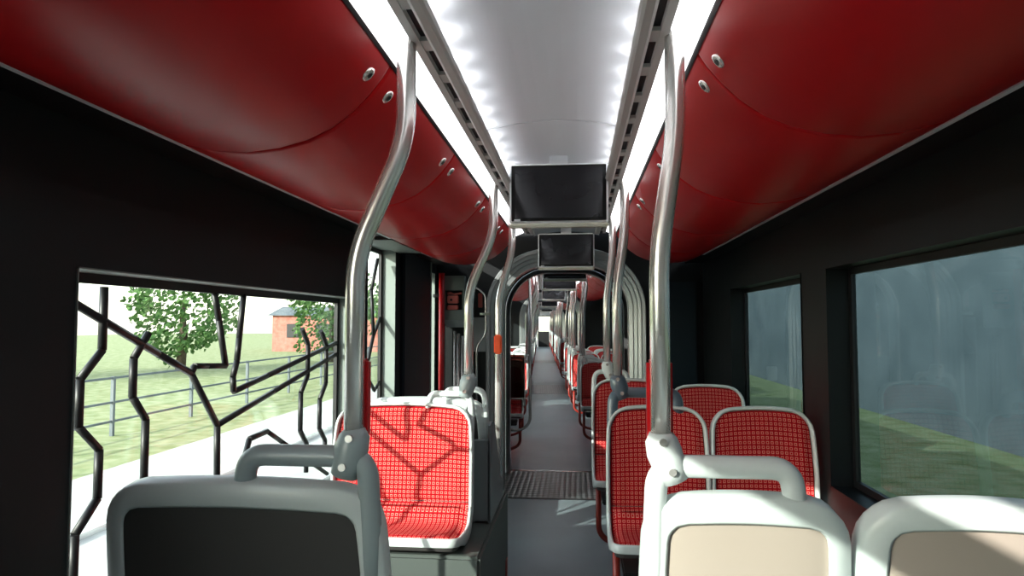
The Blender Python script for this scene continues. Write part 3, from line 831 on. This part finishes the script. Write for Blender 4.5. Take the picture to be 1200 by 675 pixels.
for k, (dx, r) in enumerate(((-.035, .010), (-.005, .014), (.028, .012))):
    mb = MB(); mb.tube([(dx, -.045, .05), (dx, -.045, 1.33 - .02 * k)], r, n=12); mb.build('tube', M['steel'], t)
mb = MB(); mb.bx(-.05, .045, -.06, 0, .02, .06); mb.build('foot_bracket', M['grey'], t)
t = thing('curved_rail', 'thin curved chrome rail on the black wall left of the arch', 'rail'); t.location = (0, YE - .07, 0)
P = [pxw(x, y, YE - .07) for x, y in ((548, 334), (560, 338), (569, 346), (569.5, 388), (567, 395), (560, 404), (558.5, 412), (558.5, 480))]
mb = MB(); mb.tube(fillet([(p.x, 0, p.z) for p in P], .03), .0075, n=10); mb.build('rail', M['steel'], t)
mb = MB(); 
for q in (P[0], P[-1]): mb.tube([(q.x, 0, q.z), (q.x, .07, q.z)], .006, n=8)
mb.build('standoff', M['steel'], t)
q = pxw(562, 392, YE)
mb = MB(); mb.box((q.x, YE - .006, q.z), (.115, .012, .28), .004); o = mb.build('plate_or_lit_patch', M['grey']); tag(o, 'grey rectangular plate on the black wall behind the curved chrome rail', 'plate')
q = pxw(569, 368, YE - .10)
t = thing('door_stop', 'short horizontal metal peg sticking out beside the curved chrome rail', 'peg'); t.location = (q.x, YE - .10, q.z)
mb = MB(); mb.tube([(-.045, 0, 0), (.04, 0, 0)], .010, n=12); mb.build('peg', M['mbar'], t)
mb = MB(); mb.box((-.035, .05, 0), (.02, .10, .02), .004); mb.build('bracket', M['black'], t)
q = pxw(563, 352, YE)
mb = MB(); mb.box((q.x, YE - .006, q.z), (.035, .012, .12), .004); o = mb.build('warning_label', M['redleg']); tag(o, 'dark red upright label on the black wall above the metal peg', 'label')

# ------------------------------------------------------------------ outside
def noisy(name, c1, c2, sc, rough=.9):
    m = mat(name, c1, rough, spec=.2); t = m.node_tree; N = t.nodes; b = N['Principled BSDF']
    tc = N.new('ShaderNodeTexCoord'); n = N.new('ShaderNodeTexNoise'); n.inputs['Scale'].default_value = sc; n.inputs['Detail'].default_value = 6
    cr = N.new('ShaderNodeValToRGB'); cr.color_ramp.elements[0].color = (*c1, 1); cr.color_ramp.elements[1].color = (*c2, 1)
    cr.color_ramp.elements[0].position = .35; cr.color_ramp.elements[1].position = .65
    t.links.new(tc.outputs['Object'], n.inputs['Vector']); t.links.new(n.outputs[0], cr.inputs[0]); t.links.new(cr.outputs[0], b.inputs['Base Color']); return m
M['grass'] = noisy('grass', (.20, .24, .10), (.34, .36, .20), 3)
M['pave'] = noisy('paving', (.45, .44, .41), (.56, .55, .52), 2)
M['leaf'] = noisy('leaves', (.05, .12, .035), (.16, .28, .09), 6)
M['bark'] = noisy('bark', (.07, .05, .035), (.13, .10, .07), 9)
M['brick'] = noisy('brickwork', (.36, .13, .10), (.46, .20, .16), 4)
M['conc'] = noisy('concrete', (.12, .14, .15), (.17, .19, .20), 1)
mb = MB(); mb.bx(-80, 80, -40, 120, -.75, -.70); struct(mb, 'ground', M['grass'])
mb = MB(); mb.bx(-6.5, -1.3, -30, 80, -.70, -.66); struct(mb, 'platform', M['pave'])
mb = MB()
for x in (-3.2, -4.64): mb.bx(x - .035, x + .035, -30, 80, -.66, -.60)
tag(mb.build('tram_rails', M['steel']), 'pair of rails outside the left windows', 'rails')
mb = MB(); mb.bx(7, 7.4, -20, 60, -.70, 5.5); struct(mb, 'depot_wall', M['conc'])
def tree(x, y, h, r, seed, label):
    t = thing('tree', label, 'tree', 'trees outside the left windows'); t.location = (x, y, -.70)
    mb = MB(); mb.tube([(0, 0, 0), (.08, .05, h * .3), (-.05, .1, h * .6)], [.22, .17, .09], n=10); mb.build('trunk', M['bark'], t)
    rr = random.Random(seed); mb = MB()
    for i in range(2600):
        a = rr.uniform(0, 2 * PI); zz = rr.uniform(-1, 1); q = math.sqrt(1 - zz * zz); rad = r * (.55 + .45 * rr.random() ** .5)
        n_ = noise.noise(Vector((math.cos(a) * q * 1.8 + seed, math.sin(a) * q * 1.8, zz * 1.8))) * .5 + 1
        c = Vector((math.cos(a) * q, math.sin(a) * q, zz * 1.25)) * rad * n_ + Vector((0, 0, h * .68))
        s_ = rr.uniform(.07, .16); ax = Vector((rr.uniform(-1, 1), rr.uniform(-1, 1), rr.uniform(-.3, 1))).normalized(); u = ax.orthogonal().normalized(); v = ax.cross(u)
        vs = [mb.bm.verts.new(c + u * s_ * math.cos(k * 2 * PI / 5) + v * s_ * .7 * math.sin(k * 2 * PI / 5) + ax * (.05 if k == 0 else 0)) for k in range(5)]
        mb.face(vs)
    mb.build('crown', M['leaf'], t, recalc=False); return t
for i, (x, y, h, r, lb_) in enumerate(((-13, 34, 5.0, 2.2, 'green tree seen through the slim window behind the nearest left pole'), (-11, 42, 4.6, 2.0, 'green tree farther along outside the narrow window by the red bar'),
        (-22, 20, 6.5, 2.8, 'green tree in the middle of the large left window'), (-30, 12, 7.5, 3.3, 'green tree at the far left edge of the large left window'), (-17, 27, 5.0, 2.2, 'green tree right of centre in the large left window'))):
    tree(x, y, h, r, i * 3 + 1, lb_)
t = thing('brick_building', 'low pinkish brick building outside beyond the rails on the left', 'building'); t.location = (-17, 48, -.70)
mb = MB(); mb.bx(-5, 5, -2, 2, 0, 2.6); mb.build('wall', M['brick'], t)
mb = MB(); mb.loft([[(-5.3, -2.3, 2.6), (5.3, -2.3, 2.6), (5.3, 2.3, 2.6), (-5.3, 2.3, 2.6)], [(-5.1, -.1, 3.3), (5.1, -.1, 3.3), (5.1, .1, 3.3), (-5.1, .1, 3.3)]], smooth=False); mb.build('roof', M['conc'], t)
for x in (-3.4, -1.2, 1.2, 3.4):
    mb = MB(); mb.bx(x - .5, x + .5, -2.04, -2, 1.0, 2.0); mb.build('window', M['black'], t)
t = thing('catenary_mast', 'slim grey mast outside the slim left window', 'mast'); t.location = (-7.5, 22.2, -.70)
mb = MB(); mb.tube([(0, 0, 0), (0, 0, 8)], [.10, .07], n=12); mb.build('pole', M['conc'], t)
mb = MB(); mb.tube([(0, 0, 6.8), (3.4, 0, 7.0)], .035, n=8); mb.tube([(0, 0, 7.6), (3.0, 0, 7.0)], .015, n=8); mb.build('arm', M['conc'], t)
t = thing('fence', 'low metal fence outside behind the rails on the left', 'fence'); t.location = (-8.5, 0, -.70)
for k in range(14):
    mb = MB(); mb.bx(-.03, .03, 4 + k * 2.5 - .03, 4 + k * 2.5 + .03, 0, 1.1); mb.build('post', M['conc'], t)
mb = MB()
for z in (.25, .6, 1.05): mb.bx(-.015, .015, 4, 36.5, z, z + .04)
mb.build('rail', M['conc'], t)
